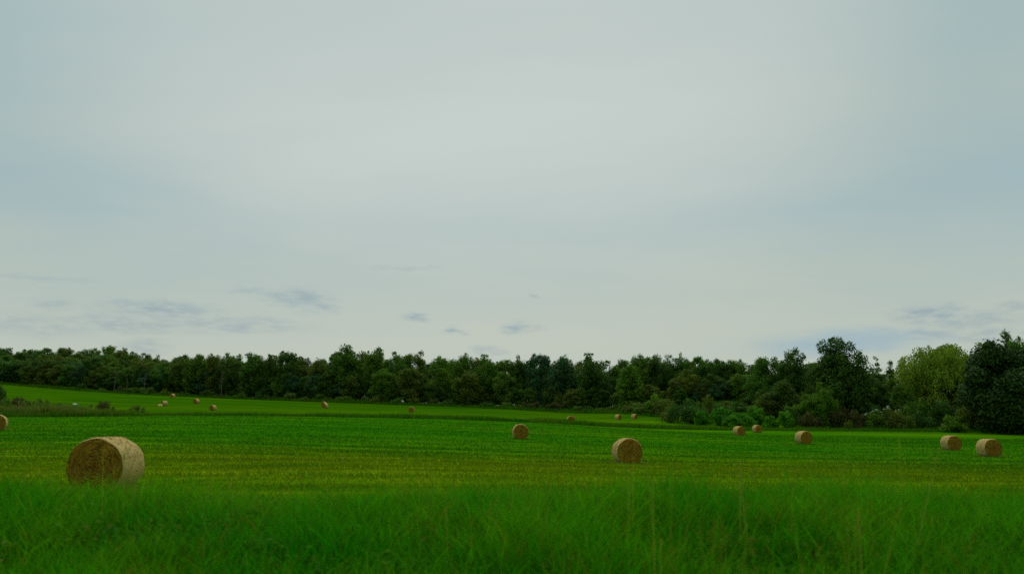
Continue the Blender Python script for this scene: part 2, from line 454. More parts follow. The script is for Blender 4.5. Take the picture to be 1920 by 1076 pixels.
# ------------------------------------------------------------------ ground sheet
def build_ground():
    def axis(knots):
        out = []
        for (a, b, s) in knots: out.extend(np.arange(a, b, s))
        out.append(knots[-1][1]); return np.array(out, float)
    ys = axis([(-9000, -1000, 2000), (-1000, -200, 160), (-200, -20, 20), (-20, 40, 1.0), (40, 120, 1.6), (120, 230, 2.0), (230, 420, 4.0), (420, 700, 14), (700, 1400, 70), (1400, 12000, 1500)])
    xs = axis([(-9000, -1200, 1500), (-1200, -480, 60), (-480, -200, 8), (-200, 200, 2.5), (200, 480, 8), (480, 1200, 60), (1200, 9000, 1500)])
    X, Y = np.meshgrid(xs, ys)
    Zg = height(X.ravel(), Y.ravel()).reshape(X.shape)
    r = np.random.default_rng(3)
    Zg += r.normal(0, 0.015, Zg.shape) * ((np.abs(X) < 300) & (Y > 12) & (Y < 300))
    v = np.stack([X.ravel(), Y.ravel(), Zg.ravel()], -1)
    nx, ny = len(xs), len(ys)
    i = np.arange(ny - 1)[:, None] * nx + np.arange(nx - 1)[None]
    f = np.stack([i, i + 1, i + nx + 1, i + nx], -1).reshape(-1, 4)
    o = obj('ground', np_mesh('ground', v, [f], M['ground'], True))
    tag(o, 'mown green hay field rising towards the wood', None, None, 'structure')
build_ground()

# ------------------------------------------------------------------ blades
def blades(name, pts, h, w, lean, mat, seed=0, segs=2, leandir=None):
    """pts (N,3); each blade is a tapering bent strip"""
    r = np.random.default_rng(seed)
    n = len(pts)
    a = r.uniform(0, 2 * np.pi, n) if leandir is None else leandir + r.normal(0, 0.7, n)
    ld = np.stack([np.cos(a), np.sin(a), np.zeros(n)], -1)
    ta = r.uniform(0, np.pi, n)
    sd = np.stack([np.cos(ta), np.sin(ta), np.zeros(n)], -1)
    up = np.array([0, 0, 1.0])
    L = (lean * h)[:, None]
    H = h[:, None]; Wd = (w * 0.5)[:, None]
    if segs == 1:
        v = np.stack([pts - sd * Wd, pts + sd * Wd, pts + up * H + ld * L], 1)
        i = np.arange(n)[:, None] * 3
        f = [np.concatenate([i, i + 1, i + 2], 1)]
    else:
        m = pts + up * H * 0.58 + ld * L * 0.28
        v = np.stack([pts - sd * Wd * 0.8, pts + sd * Wd * 0.8, m - sd * Wd, m + sd * Wd, pts + up * H * 0.96 + ld * L], 1)
        i = np.arange(n)[:, None] * 5
        f = [np.concatenate([i, i + 1, i + 3, i + 2], 1), np.concatenate([i + 2, i + 3, i + 4], 1)]
    return np_mesh(name, v.reshape(-1, 3), f, mat)

def value_noise(x, y, s, seed):
    r = np.random.default_rng(seed); T = r.random((64, 64))
    xs, ys = x / s, y / s
    xi, yi = np.floor(xs).astype(int), np.floor(ys).astype(int)
    fx, fy = xs - xi, ys - yi
    fx, fy = fx * fx * (3 - 2 * fx), fy * fy * (3 - 2 * fy)
    g = lambda a, b: T[a % 64, b % 64]
    return (g(xi, yi) * (1 - fx) + g(xi + 1, yi) * fx) * (1 - fy) + (g(xi, yi + 1) * (1 - fx) + g(xi + 1, yi + 1) * fx) * fy

def build_verge():
    r = np.random.default_rng(11)
    N = 330000
    y = 3.6 + (15.2 - 3.6) * r.random(N) ** 0.85
    x = r.uniform(-1, 1, N) * (y * 0.66 + 2.2)
    # grass grows in tufts
    cn = value_noise(x, y, 0.28, 5) * 0.6 + value_noise(x, y, 1.7, 6) * 0.4
    keep = r.random(N) < (0.02 + 1.2 * cn ** 1.5) * np.interp(y, [3.6, 6.5, 9], [.5, .7, 1.0])
    x, y = x[keep], y[keep]; n = len(x)
    tall = 0.36 + 0.55 * value_noise(x, y, 2.1, 8) + 0.5 * value_noise(x, y, 0.6, 9)
    edge = np.clip((15.2 - y) / 1.3, 0.25, 1)
    h = np.clip(r.normal(0.58, 0.14, n), 0.15, 1.0) * tall * edge * np.interp(y, [4, 6, 8, 11], [.5, .65, .85, 1.0]) * np.interp(x, [-8, 0, 3, 9], [.95, 1.0, 1.02, 1.06])
    w = r.uniform(0.004, 0.010, n) * (0.8 + y * 0.05)
    lean = r.uniform(0.15, 1.0, n)
    z = height(x, y) - 0.01
    o = obj('verge_grass', blades('verge_grass', np.stack([x, y, z], -1), h, w, lean, M['verge'], 12))
    tag(o, 'tall rank green grass along the roadside verge', 'grass', None, 'stuff')
    # broad-leaved weeds and clover mixed into the verge
    K = 3600
    wy = r.uniform(4.5, 14.6, K); wx = r.uniform(-1, 1, K) * (wy * 0.66 + 1.5)
    kp = value_noise(wx, wy, 1.3, 61) > .45
    wx, wy = wx[kp], wy[kp]; K = len(wx); m = 15
    hh = np.interp(wy, [4, 6, 8, 11], [.16, .26, .34, .42]) * r.uniform(.5, 1.15, K)
    sp = r.uniform(.06, .16, K)
    c = np.stack([wx, wy, height(wx, wy)], -1)[:, None, :] + np.stack([r.normal(0, 1, (K, m)) * sp[:, None], r.normal(0, 1, (K, m)) * sp[:, None], hh[:, None] * r.uniform(.35, 1.05, (K, m))], -1)
    c = c.reshape(-1, 3)
    me = leaf_mesh('verge_weeds', c, r.normal(0, .55, (len(c), 3)) + np.array([0, -.2, 1.0]), r.uniform(.035, .095, len(c)), r, (.4, .75))
    me.materials.append(M['weed_leaf'])
    o = obj('verge_weeds', me)
    tag(o, 'broad-leaved weeds mixed into the roadside verge grass', 'weeds', None, 'stuff')
    # flowering stems with loose seed heads rising over the verge
    S = 150
    y = r.uniform(6.5, 15, S); x = r.uniform(-1, .75, S) * (y * 0.60)
    keep = value_noise(x, y, 1.9, 21) > 0.55
    x, y = x[keep], y[keep]; n = len(x)
    h = np.clip(r.normal(0.95, 0.16, n), 0.6, 1.3)
    z = height(x, y)
    V, F3, F4, k = [], [], [], 0
    for i in range(n):
        ld = np.array([r.normal(0, .12), r.normal(0, .12), 0]); b = np.array([x[i], y[i], z[i]])
        top = b + np.array([0, 0, h[i]]) + ld * h[i]; wd = 0.0025
        V += [b + (-wd, 0, 0), b + (wd, 0, 0), top + (wd, 0, 0), top + (-wd, 0, 0)]; F4.append([k, k + 1, k + 2, k + 3]); k += 4
        for j in range(16):
            t = r.uniform(0.80, 1.02); c = b + (top - b) * t; c = c + r.normal(0, 0.016 * (1.25 - t) * 5, 3) * (1, 1, .6)
            d = r.normal(0, 1, 3); d[2] = abs(d[2]) + 1; d = d / np.linalg.norm(d) * r.uniform(.012, .028)
            e = np.array([r.normal(), r.normal(), 0]) * .004
            V += [c - e, c + e, c + d]; F3.append([k, k + 1, k + 2]); k += 3
    o = obj('seed_stalks', np_mesh('seed_stalks', np.array(V), [np.array(F4), np.array(F3)], M['seed']))
    tag(o, 'thin yellowish seed heads rising above the verge grass', 'grass', None, 'stuff')
def build_stubble():
    r = np.random.default_rng(21)
    N = 420000
    y = 13.5 * (150 / 13.5) ** (r.random(N) ** 0.95)
    x = r.uniform(-1, 1, N) * (y * 0.66 + 4)
    rows = 0.5 + 0.5 * np.sin(y * 2 * np.pi / 2.4 + value_noise(x, y, 14, 31) * 3)
    keep = r.random(N) < 0.45 + 0.4 * rows * np.clip(1.6 - y / 60, 0.2, 1) + 0.3 * value_noise(x, y, 0.9, 33)
    # stay inside the near field
    ex = np.array([at(a, b, c)[0] for a, b, c in EDGE]); ey = np.array([c for a, b, c in EDGE])
    keep &= y < np.interp(x, ex, ey) - 1
    x, y = x[keep], y[keep]; n = len(x)
    h = np.clip(r.normal(0.085, 0.03, n), 0.03, 0.2) * (0.8 + 0.5 * value_noise(x, y, 3, 35)) + 0.05 * (y < 17)
    w = np.maximum(0.010, 0.0011 * y) * r.uniform(0.6, 1.3, n)
    z = height(x, y) - 0.01
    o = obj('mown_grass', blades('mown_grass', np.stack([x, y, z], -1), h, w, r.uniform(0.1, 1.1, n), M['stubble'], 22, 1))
    tag(o, 'short mown grass and stubble across the near field', 'grass', None, 'stuff')
build_stubble()

def strip_pts(line, n, depth, r, lo=None, hi=None):
    px = r.uniform(lo if lo is not None else line[0][0], hi if hi is not None else line[-1][0], n)
    lx = [a[0] for a in line]
    D = np.interp(px, lx, [a[2] for a in line]) + depth
    x = (px - CX) / F_PX * D * math.cos(PITCH)
    return x, D

def build_margins():
    r = np.random.default_rng(41)
    N = 54000
    dep = r.uniform(0.2, 1, N) ** 1.2
    wid = 14.0
    x, y = strip_pts(EDGE, N, dep * wid, r, -250, 2150)
    px = CX + x / y * F_PX / math.cos(PITCH)
    hgt = np.interp(px, [-200, 60, 250, 480, 960, 1150, 1300, 1450, 1920], [1.2, 1.1, .75, .6, .75, .95, .85, .6, .8])
    h = np.clip(r.normal(0.85, 0.22, N), 0.3, 1.5) * hgt * (0.55 + 0.8 * value_noise(x, y, 6, 43)) * np.clip((1.02 - dep) * 4, 0.2, 1)
    o = obj('field_margin_grass', blades('field_margin_grass', np.stack([x, y, height(x, y) - .02], -1), h, r.uniform(0.04, 0.09, N), r.uniform(.1, .6, N), M['margin'], 44))
    tag(o, 'dark uncut grass strip between the two hay fields', 'grass', None, 'stuff')
    # rough grass along the foot of the wood
    foot = [(-300, 0, 384), (0, 0, 378), (240, 0, 352), (480, 0, 338), (700, 0, 318), (960, 0, 294), (1150, 0, 272), (1230, 0, 248)]
    N = 34000
    x, y = strip_pts(foot, N, r.uniform(0, 14, N), r)
    h = np.clip(r.normal(1.0, 0.3, N), 0.3, 2.0) * (0.5 + 0.9 * value_noise(x, y, 9, 46))
    o = obj('wood_edge_grass', blades('wood_edge_grass', np.stack([x, y, height(x, y) - .02], -1), h, r.uniform(0.07, 0.16, N), r.uniform(.1, .6, N), M['margin'], 47))
    tag(o, 'long green grass along the foot of the wood', 'grass', None, 'stuff')
    # rough pasture behind the bushes
    N = 26000
    px = r.uniform(1225, 2000, N); D = r.uniform(196, 285, N)
    kp = r.random(N) < np.clip((px - 1225) / 90, 0.02, 1); px, D = px[kp], D[kp]; N = len(px)
    x = (px - CX) / F_PX * D * math.cos(PITCH); y = D
    h = np.clip(r.normal(0.7, 0.25, N), 0.2, 1.4) * (0.5 + 0.9 * value_noise(x, y, 9, 48))
    o = obj('rough_pasture_grass', blades('rough_pasture_grass', np.stack([x, y, height(x, y) - .02], -1), h, r.uniform(0.07, 0.14, N), r.uniform(.1, .6, N), M['margin'], 49))
    tag(o, 'rough unmown grass behind the bushes', 'grass', None, 'stuff')
    # brown-topped weeds on the bank at the field corner
    N = 84000
    px = r.uniform(-200, 235, N); D = 130 + r.random(N) ** 1.3 * np.interp(px, [-200, 0, 60, 130, 235], [150, 130, 95, 40, 16])
    x = (px - CX) / F_PX * D * math.cos(PITCH); y = D
    n = value_noise(x, y, 5, 51)
    keep = r.random(N) < np.clip((260 - px) / 260, 0.1, 1) * (0.3 + n)
    x, y, n, px = x[keep], y[keep], n[keep], px[keep]
    h = np.clip(r.normal(1.05, 0.3, len(x)), 0.3, 2.0) * (0.45 + 0.9 * n) * np.interp(px, [-200, 0, 120, 235], [1.9, 1.65, 1.0, 0.5])
    o = obj('bank_weeds', blades('bank_weeds', np.stack([x, y, height(x, y) - .02], -1), h, r.uniform(0.04, 0.11, len(x)), r.uniform(.1, .7, len(x)), M['weeds'], 52))
    tag(o, 'brown-topped tall weeds on the bank at the field corner', 'weeds', None, 'stuff')
build_margins()

# ------------------------------------------------------------------ trees
def tube(V, F, pts, rad, n=6):
    k0 = len(V); pts = [np.array(p, float) for p in pts]
    for i, p in enumerate(pts):
        d = pts[min(i + 1, len(pts) - 1)] - pts[max(i - 1, 0)]; d /= np.linalg.norm(d) + 1e-9
        a = np.cross(d, (0.3, 1, 0.1)); a /= np.linalg.norm(a) + 1e-9; b = np.cross(d, a)
        for j in range(n):
            t = 2 * math.pi * j / n
            V.append(p + (a * math.cos(t) + b * math.sin(t)) * rad[i])
    for i in range(len(pts) - 1):
        for j in range(n):
            F.append([k0 + i * n + j, k0 + i * n + (j + 1) % n, k0 + (i + 1) * n + (j + 1) % n, k0 + (i + 1) * n + j])

def leaf_mesh(name, c, nrm, size, r, aspect=(0.5, 0.9), updir=None):
    """rhombic leaf sprays centred at c with normal nrm"""
    n = len(c)
    nrm = nrm / (np.linalg.norm(nrm, axis=1, keepdims=True) + 1e-9)
    t = r.normal(0, 1, (n, 3)) if updir is None else updir + r.normal(0, 0.25, (n, 3))
    t -= nrm * (t * nrm).sum(1, keepdims=True); t /= np.linalg.norm(t, axis=1, keepdims=True) + 1e-9
    b = np.cross(nrm, t)
    s = size[:, None]; a = r.uniform(*aspect, n)[:, None]; off = r.uniform(-.25, .25, n)[:, None]
    bend = nrm * s * r.uniform(-.25, .1, n)[:, None]
    v = np.stack([c - t * s * .5 + bend, c + b * s * a * .5 + t * s * off * .5, c + t * s * .5 + bend, c - b * s * a * .5 - t * s * off * .3], 1)
    i = np.arange(n)[:, None] * 4
    return np_mesh(name, v.reshape(-1, 3), [np.concatenate([i, i + 1, i + 2, i + 3], 1)])

def crown_leaves(blobs, dens, lsize, r):
    C, Nn = [], []
    for (bc, br, fl) in blobs:
        n = int(dens * br * br * 12.57)
        d = r.normal(0, 1, (n, 3)); d /= np.linalg.norm(d, axis=1, keepdims=True)
        rad = br * np.clip(1 - np.abs(r.normal(0, 0.26, n)), 0.1, 1.0)[:, None] * (1 + 0.22 * np.sin(d[:, :1] * 5 + d[:, 2:3] * 7 + br * 9))
        p = bc + d * rad * np.array([1, 1, fl])
        C.append(p); Nn.append(d + r.normal(0, 0.55, (n, 3)) + np.array([0, 0, 0.35]))
    C = np.concatenate(C); Nn = np.concatenate(Nn)
    return C, Nn, np.clip(r.normal(lsize, lsize * 0.3, len(C)), lsize * .4, lsize * 2)

def make_broadleaf(seed, H=16.0, Wd=10.0, nb=34, lsize=0.42, dens=11, low=0.12, lumps=1.0, top='round', airy=0.0):
    """returns (trunk mesh, crown mesh); base at the origin"""
    r = np.random.default_rng(seed)
    blobs = []
    zc, rz, rx = H * (1 + low) / 2, H * (1 - low) / 2, Wd / 2
    for i in range(nb):
        for _ in range(40):
            d = r.normal(0, 1, 3); d /= np.linalg.norm(d)
            k = r.uniform(0.45, 0.92) if i > nb * .18 else r.uniform(0.0, 0.4)
            p = np.array([d[0] * rx, d[1] * rx, d[2] * rz]) * k
            zt = (p[2] + rz) / (2 * rz)
            lim = {'round': 1.0 - 0.25 * max(0, zt - .8), 'cone': 1.18 - 0.95 * zt, 'vase': 0.62 + .45 * zt}[top]
            if math.hypot(p[0], p[1]) <= rx * lim * 0.92: break
        br = rx * r.uniform(0.20, 0.36) * (1 - 0.35 * max(0, zt - .55) * lumps)
        br = min(br, max(0.5, H - (p[2] + zc)) + .25 * rx)
        blobs.append((p + np.array([0, 0, zc]), br, r.uniform(0.9, 1.3)))
    for zt in (np.linspace(.5, .9, 6) if top == 'cone' else ()):
        blobs.append((np.array([r.normal(0, .04) * Wd, r.normal(0, .04) * Wd, H * zt]), rx * (.5 - .34 * (zt - .5) / .4), 1.0))
    for i in range(int(nb * 0.55)):        # small sprigs that break the outline
        b = blobs[r.integers(len(blobs))]
        d = r.normal(0, 1, 3); d[2] = abs(d[2]) * 1.1; d /= np.linalg.norm(d)
        blobs.append((b[0] + d * b[1] * 1.05 * np.array([1, 1, .85]), b[1] * r.uniform(0.28, 0.45), 0.9))
    top_z = max(b[0][2] + b[1] * b[2] * .8 for b in blobs)
    for b in blobs: b[0][2] *= H / top_z if b[0][2] > zc else 1
    C, Nn, S = crown_leaves(blobs, dens * (1 - airy * .55), lsize, r)
    keep = C[:, 2] > 0.2
    crown = leaf_mesh('crown', C[keep], Nn[keep], S[keep], r)
    V, F = [], []
    wob = np.cumsum(r.normal(0, 0.12, (6, 2)), 0) * (Wd / 10)
    tz = np.linspace(-0.3, H * 0.86, 6)
    tp = [np.array([wob[i, 0] if i else 0, wob[i, 1] if i else 0, tz[i]]) for i in range(6)]
    r0 = 0.018 * H + 0.05
    tube(V, F, tp, [r0 * 1.35, r0, r0 * .78, r0 * .55, r0 * .32, r0 * .1], 7)
    order = r.permutation(len(blobs))[:12]
    for bi in order:
        c = blobs[bi][0]; zt = np.clip(c[2] * r.uniform(.35, .7), H * .12, H * .7)
        k = np.interp(zt, tz, np.arange(6)); i0 = int(k); a = tp[i0] + (tp[min(i0 + 1, 5)] - tp[i0]) * (k - i0)
        mid = a + (c - a) * .5 + np.array([0, 0, -.06 * H * r.random()])
        rr = r0 * np.interp(zt, tz, [1.1, .85, .6, .42, .25, .1]) * .55
        tube(V, F, [a, mid, c], [rr, rr * .6, rr * .15], 5)
    return np_mesh('trunk', np.array(V), [np.array(F)], None, True), crown

def make_willow(seed, H=20.0, Wd=21.0):
    r = np.random.default_rng(seed)
    C, Nn, S = [], [], []
    lobes = []
    for i in range(120):
        d = r.normal(0, 1, 3); d[2] = abs(d[2]) * 1.1 - .25; d /= np.linalg.norm(d); q = r.uniform(.62, .95)
        x, y = d[0] * q * Wd / 2, d[1] * q * Wd / 2
        zt = H * (0.40 + 0.53 * math.copysign(abs(d[2]) ** .62, d[2]) * q) + r.normal(0, .3)
        lobes.append((x, y, zt, r.uniform(1.1, 2.0)))
    for (x, y, zt, lr) in lobes:
        for s in range(26):
            a = r.uniform(0, 2 * math.pi); q = math.sqrt(r.random())
            sx, sy = x + math.cos(a) * q * lr, y + math.sin(a) * q * lr
            sz = zt + lr * (.7 - q * q) - max(0, r.normal(0, .5))
            ln = r.uniform(1.2, 4.2)
            n = int(ln / .30)
            t = np.arange(n) / n
            ox, oy = math.cos(a) * (1 - (1 - t) ** 2) * r.uniform(.3, 1.3), math.sin(a) * (1 - (1 - t) ** 2) * r.uniform(.3, 1.3)
            p = np.stack([sx + ox + r.normal(0, .22, n), sy + oy + r.normal(0, .22, n), sz - ln * t + r.normal(0, .1, n)], -1)
            C.append(p[p[:, 2] > .4])
    C = np.concatenate(C); n = len(C)
    Nn = np.stack([C[:, 0] * .15 + r.normal(0, 1, n), C[:, 1] * .15 + r.normal(0, 1, n), r.normal(0.5, .4, n)], -1)
    crown = leaf_mesh('crown', C, Nn, r.uniform(.35, .65, n), r, (.35, .6), np.array([0, 0, 1.0]))
    V, F = [], []
    tube(V, F, [(0, 0, -.3), (.1, 0, 2), (.2, .1, 5)], [.75, .6, .5], 8)
    for (x, y, zt, lr) in lobes[:16]:
        tube(V, F, [(.2, .1, 4.6), (x * .45, y * .45, 4.6 + (zt - 4.6) * .65), (x, y, zt - .5)], [.32, .18, .05], 5)
    return np_mesh('trunk', np.array(V), [np.array(F)], None, True), crown

PROTO = {
    'round': [(make_broadleaf(100 + i, 16, 10, 70, .40, 10, -.04), 16, 10) for i in range(4)],
    'tall':  [(make_broadleaf(120 + i, 19, 10, 84, .40, 10, -.02, 1.2), 19, 10) for i in range(3)],
    'cone':  [(make_broadleaf(140 + i, 15, 8, 60, .38, 11, -.05, 1.0, 'cone'), 15, 8) for i in range(2)],
    'vase':  [(make_broadleaf(160 + i, 17, 10, 66, .40, 10, .06, 1.0, 'vase', .25), 17, 10) for i in range(3)],
    'slim':  [(make_broadleaf(180 + i, 15, 4.6, 50, .34, 13, .08, 1.0, 'cone', .3), 15, 4.6) for i in range(2)],
    'airy':  [(make_broadleaf(200 + i, 18, 9, 54, .38, 10, .16, 1.3, 'vase', .7), 18, 9) for i in range(2)],
    'oak':   [(make_broadleaf(221, 21, 13.5, 120, .42, 10, .0, 1.7), 21, 13.5)],
    'willow': [(make_willow(230), 20, 21)],
    'mass': [(make_broadleaf(242, 17, 14, 130, .40, 11, -.06, .6), 17, 14)],
}
for L in PROTO.values():
    for (t, c), _, _ in L:
        t.materials.append(M['bark']); c.materials.append(M['mid'])
_use = {}
def add_tree(px, top, wpx, D, kind, tone, label, group=None, bark='bark', name='broadleaf_tree', cat='tree', jit=True):
    x = (px - CX) / F_PX * D * math.cos(PITCH)
    z0 = hz(x, D) - 0.05
    ztop = at(px, top, D)[2]
    Hh = max(3.0, ztop - z0); Ww = wpx / px_per_m(D)
    i = _use.get(kind, 0); _use[kind] = i + 1
    (tm, cm), H0, W0 = PROTO[kind][i % len(PROTO[kind])]
    o = empty(name, (x, D, z0))
    o.rotation_euler.z = random.uniform(0, 6.283)
    o.scale = (Ww / W0, Ww / W0, Hh / H0)
    tag(o, label, cat, group)
    t = obj('trunk', tm, o); set_mat(t, M[bark])
    c = obj('crown', cm, o); set_mat(c, M[tone])
    return o

# the named trees along the front of the wood, from the hill to the lane of bushes: px, top, width px, distance, kind, tone, label
FRONT = [
 (-30, 668, 62, 398, 'round', 'dark', 'dark tree at the picture edge where the upper field meets the wood'),
 (14, 674, 54, 394, 'round', 'mid', 'mid green tree beside the edge-most tree above the upper field'),
 (52, 672, 56, 392, 'tall', 'dark', 'dark rounded tree above the highest corner of the upper field'),
 (92, 676, 52, 388, 'round', 'dark', 'low dark tree above the brown weed bank'),
 (130, 678, 50, 384, 'round', 'blue', 'bluish dark tree standing above the small white boulder'),
 (166, 668, 48, 380, 'tall', 'dark', 'tall dark tree just below the hill summit'),
 (205, 676, 42, 376, 'airy', 'mid', 'thin tree with pale bare trunk under the hill summit', 'pale_bark'),
 (236, 684, 46, 372, 'vase', 'mid', 'mid green open tree next to the thin pale-trunked tree'),
 (266, 676, 40, 369, 'airy', 'olive', 'olive tree behind the pale branching snag', 'pale_bark'),
 (298, 680, 46, 366, 'round', 'mid', 'green tree below the dip where the hill meets the wood'),
 (330, 672, 42, 364, 'vase', 'olive', 'olive green tree above the highest small hay bale'),
 (362, 663, 46, 362, 'round', 'mid', 'broad tree above two small bales on the far slope'),
 (396, 662, 40, 360, 'vase', 'olive', 'tree with forked pale limbs above the far slope', 'pale_bark'),
 (426, 661, 44, 357, 'tall', 'dark', 'dark full tree right of the forked pale-limbed tree'),
 (468, 660, 50, 354, 'tall', 'mid', 'tall lobed tree between forked tree and lone treetop spire'),
 (500, 663, 40, 352, 'vase', 'dark', 'open-topped dark tree with sky gaps near its crown'),
 (530, 657, 50, 350, 'round', 'dark', 'dark globe-shaped tree before the thin treetop spire'),
 (562, 668, 34, 352, 'slim', 'olive', 'thin spire-topped tree in the notch before the tallest group'),
 (596, 672, 50, 345, 'round', 'olive', 'short olive tree above the pair of overlapping small bales'),
 (606, 698, 44, 338, 'cone', 'dark', 'short dark conical tree right behind the overlapping small bales'),
 (648, 646, 62, 345, 'tall', 'mid', 'highest tree of the wood, lobed crown above the middle-distance fields'),
 (700, 650, 52, 342, 'vase', 'mid', 'tall open tree beside the highest tree of the wood'),
 (738, 658, 46, 338, 'round', 'mid', 'rounded green tree stepping down from the highest group'),
 (716, 690, 52, 330, 'round', 'light', 'lighter green lower tree in front of the highest group'),
 (786, 658, 34, 336, 'slim', 'olive', 'pointed thin-leaved tree above the single reddish bale'),
 (770, 690, 56, 326, 'round', 'olive', 'olive domed tree in front of the pointed thin-leaved tree'),
 (826, 668, 52, 330, 'round', 'light', 'pale green domed tree past the pointed thin-leaved tree'),
 (868, 662, 42, 326, 'vase', 'mid', 'feathery topped tree at the middle of the wood'),
 (912, 664, 56, 322, 'round', 'mid', 'broad flat-topped tree at the middle of the wood'),
 (876, 694, 60, 314, 'vase', 'olive', 'spreading olive tree with visible stems at the wood edge'),
 (946, 696, 46, 310, 'round', 'mid', 'lower green tree in front of the flat-topped tree'),
 (968, 665, 44, 316, 'tall', 'dark', 'dark tree with ragged top straight above the middle bale'),
 (1008, 662, 52, 312, 'round', 'blue', 'bluish dark dome beside the ragged dark tree'),
 (1056, 666, 56, 308, 'round', 'blue', 'hazy blue-green dome between two dark domes'),
 (1112, 661, 64, 302, 'round', 'dark', 'large dark dome with small sky holes above a half-hidden bale'),
 (1180, 676, 62, 286, 'cone', 'light', 'bright green pyramid-shaped tree standing forward of the dark domes'),
 (1200, 662, 46, 300, 'tall', 'mid', 'rounded tree peeping over the bright green pyramid tree'),
 (1232, 664, 48, 298, 'tall', 'dark', 'dark tree just past the bright green pyramid tree'),
 (1262, 664, 40, 296, 'airy', 'dark', 'airy tree with sky showing through above the big dark bush'),
 (1284, 660, 36, 294, 'tall', 'mid', 'narrow peaked tree next to the airy tree'),
 (1318, 667, 48, 292, 'round', 'mid', 'green dome past the narrow peaked tree'),
 (1352, 671, 44, 290, 'vase', 'dark', 'dark open tree over the rough meadow'),
 (1388, 673, 48, 288, 'round', 'mid', 'last full dome before the gap by the tall dark trees'),
 (1420, 680, 38, 286, 'round', 'mid', 'small tree at the sky notch by the tall dark trees'),
 (1290, 692, 54, 282, 'round', 'olive', 'low olive domed tree behind the big dark bush'),
 (1340, 700, 46, 280, 'round', 'dark', 'low dark tree behind the bright sumac bushes'),
 (1396, 700, 50, 276, 'vase', 'light', 'yellowish green low tree behind the second sumac bush'),
 (1450, 668, 66, 232, 'round', 'mid', 'mid green tree at the start of the tall nearer group'),
 (1498, 650, 66, 222, 'tall', 'dark', 'tall dark tree beside the tallest big-lobed tree'),
 (1580, 631, 112, 205, 'oak', 'dark', 'tallest big-lobed dark tree standing against the blue gap'),
 (1470, 712, 64, 208, 'round', 'dark', 'short dark tree under the tall nearer group'),
 (1545, 716, 46, 196, 'round', 'light', 'fresh green small tree at the foot of the tallest tree'),
 (1520, 738, 46, 194, 'round', 'light', 'fresh green sapling lower down beside the small green tree'),
 (1652, 668, 40, 222, 'slim', 'mid', 'slender tree between the tallest tree and the willow'),
 (1676, 676, 36, 226, 'slim', 'light', 'second slender feathery tree next to the willow'),
 (1697, 682, 30, 230, 'slim', 'olive', 'thinnest feathery tree touching the willow'),
 (1640, 708, 60, 212, 'round', 'dark', 'dark low tree filling under the slender trees'),
 (1694, 716, 44, 206, 'round', 'mid', 'small green tree at the foot of the willow'),
 (1783, 633, 188, 214, 'willow', 'willow', 'broad yellow-green weeping willow with drooping strands'),
 (1784, 645, 64, 244, 'round', 'mid', 'dark treetop just showing over the willow'),
 (1862, 641, 74, 228, 'vase', 'willow', 'wispy pale tree between willow and black-green edge tree'),
 (1908, 618, 62, 212, 'vase', 'mid', 'leafy treetop rising behind the black-green edge tree'),
 (1908, 640, 166, 178, 'mass', 'conifer', 'black-green broad dense tree at the picture edge'),
]
for row in FRONT:
    px, top, w, D, kind, tone, label = row[:7]
    bk = row[7] if len(row) > 7 else 'bark'
    nm = {'willow': 'willow_tree'}.get(kind, 'broadleaf_tree')
    add_tree(px, top, w * (1.04 if D > 240 else 1.0), D, kind, tone, label, 'trees along the front of the wood', bk, nm)

# canopy trees of the wood behind the front row
TOP = [(-150, 655), (0, 650), (60, 652), (100, 650), (140, 653), (190, 645), (215, 648), (240, 657), (290, 662), (325, 670), (350, 664), (400, 664), (450, 664), (480, 664),
       (530, 662), (580, 672), (620, 660), (650, 652), (720, 660), (800, 668), (870, 670), (960, 670), (1060, 671), (1110, 668), (1160, 674), (1250, 670), (1340, 675), (1430, 686)]
def top_at(px): return float(np.interp(px, [a for a, b in TOP], [b for a, b in TOP]))
def edge_at(px): return float(np.interp(px, [a for a, *_ in FRONT[:48]], [row[3] for row in FRONT[:48]])) if px < 1430 else 250
rr = random.Random(5)
TONE = {'dark': 'dark green', 'mid': 'mid green', 'olive': 'olive green', 'blue': 'bluish green', 'light': 'light green'}
MARKS = [(-60, 'the picture edge'), (40, 'the highest field corner'), (110, 'the brown weed bank'), (170, 'the hill summit'), (235, 'the thin pale-trunked tree'), (300, 'the hill dip'), (365, 'two high slope bales'),
         (430, 'the forked pale-limbed tree'), (500, 'the open-topped dark tree'), (562, 'the spire-topped tree'), (640, 'the highest tree of the wood'), (716, 'the lighter green lower tree'), (780, 'the pointed thin-leaved tree'),
         (850, 'the pale green dome'), (915, 'the broad flat-topped tree'), (985, 'the ragged dark tree'), (1056, 'the hazy blue-green dome'), (1112, 'the dark dome'), (1185, 'the bright pyramid tree'),
         (1262, 'the airy tree'), (1330, 'the bright sumac bushes'), (1400, 'the sky notch'), (1480, 'the tall dark group'), (1582, 'the tallest big-lobed tree'), (1680, 'the slender feathery trees'), (1778, 'the willow'), (1890, 'the black-green edge tree')]
def mark(q): return min(MARKS, key=lambda m: abs(m[0] - q))[1]
px = -70
while px < 340:                                   # the wooded hill
    for k, (dd, drop) in enumerate(((75, 0), (48, 9), (24, 17))):
        q = px + rr.uniform(-8, 8)
        tn = rr.choice(['dark', 'mid', 'mid', 'olive'])
        add_tree(q, top_at(q) + drop + rr.uniform(-1.5, 3.5), rr.uniform(34, 48), 388 + dd - max(0, q) * .06, rr.choice(['round', 'round', 'tall', 'vase']),
                 tn, TONE[tn] + ' crown ' + ('on the hill skyline', 'in the middle tier of the hill', 'low on the hill')[k] + ' by ' + mark(q), 'trees of the wooded hill')
    px += 24
px = 345
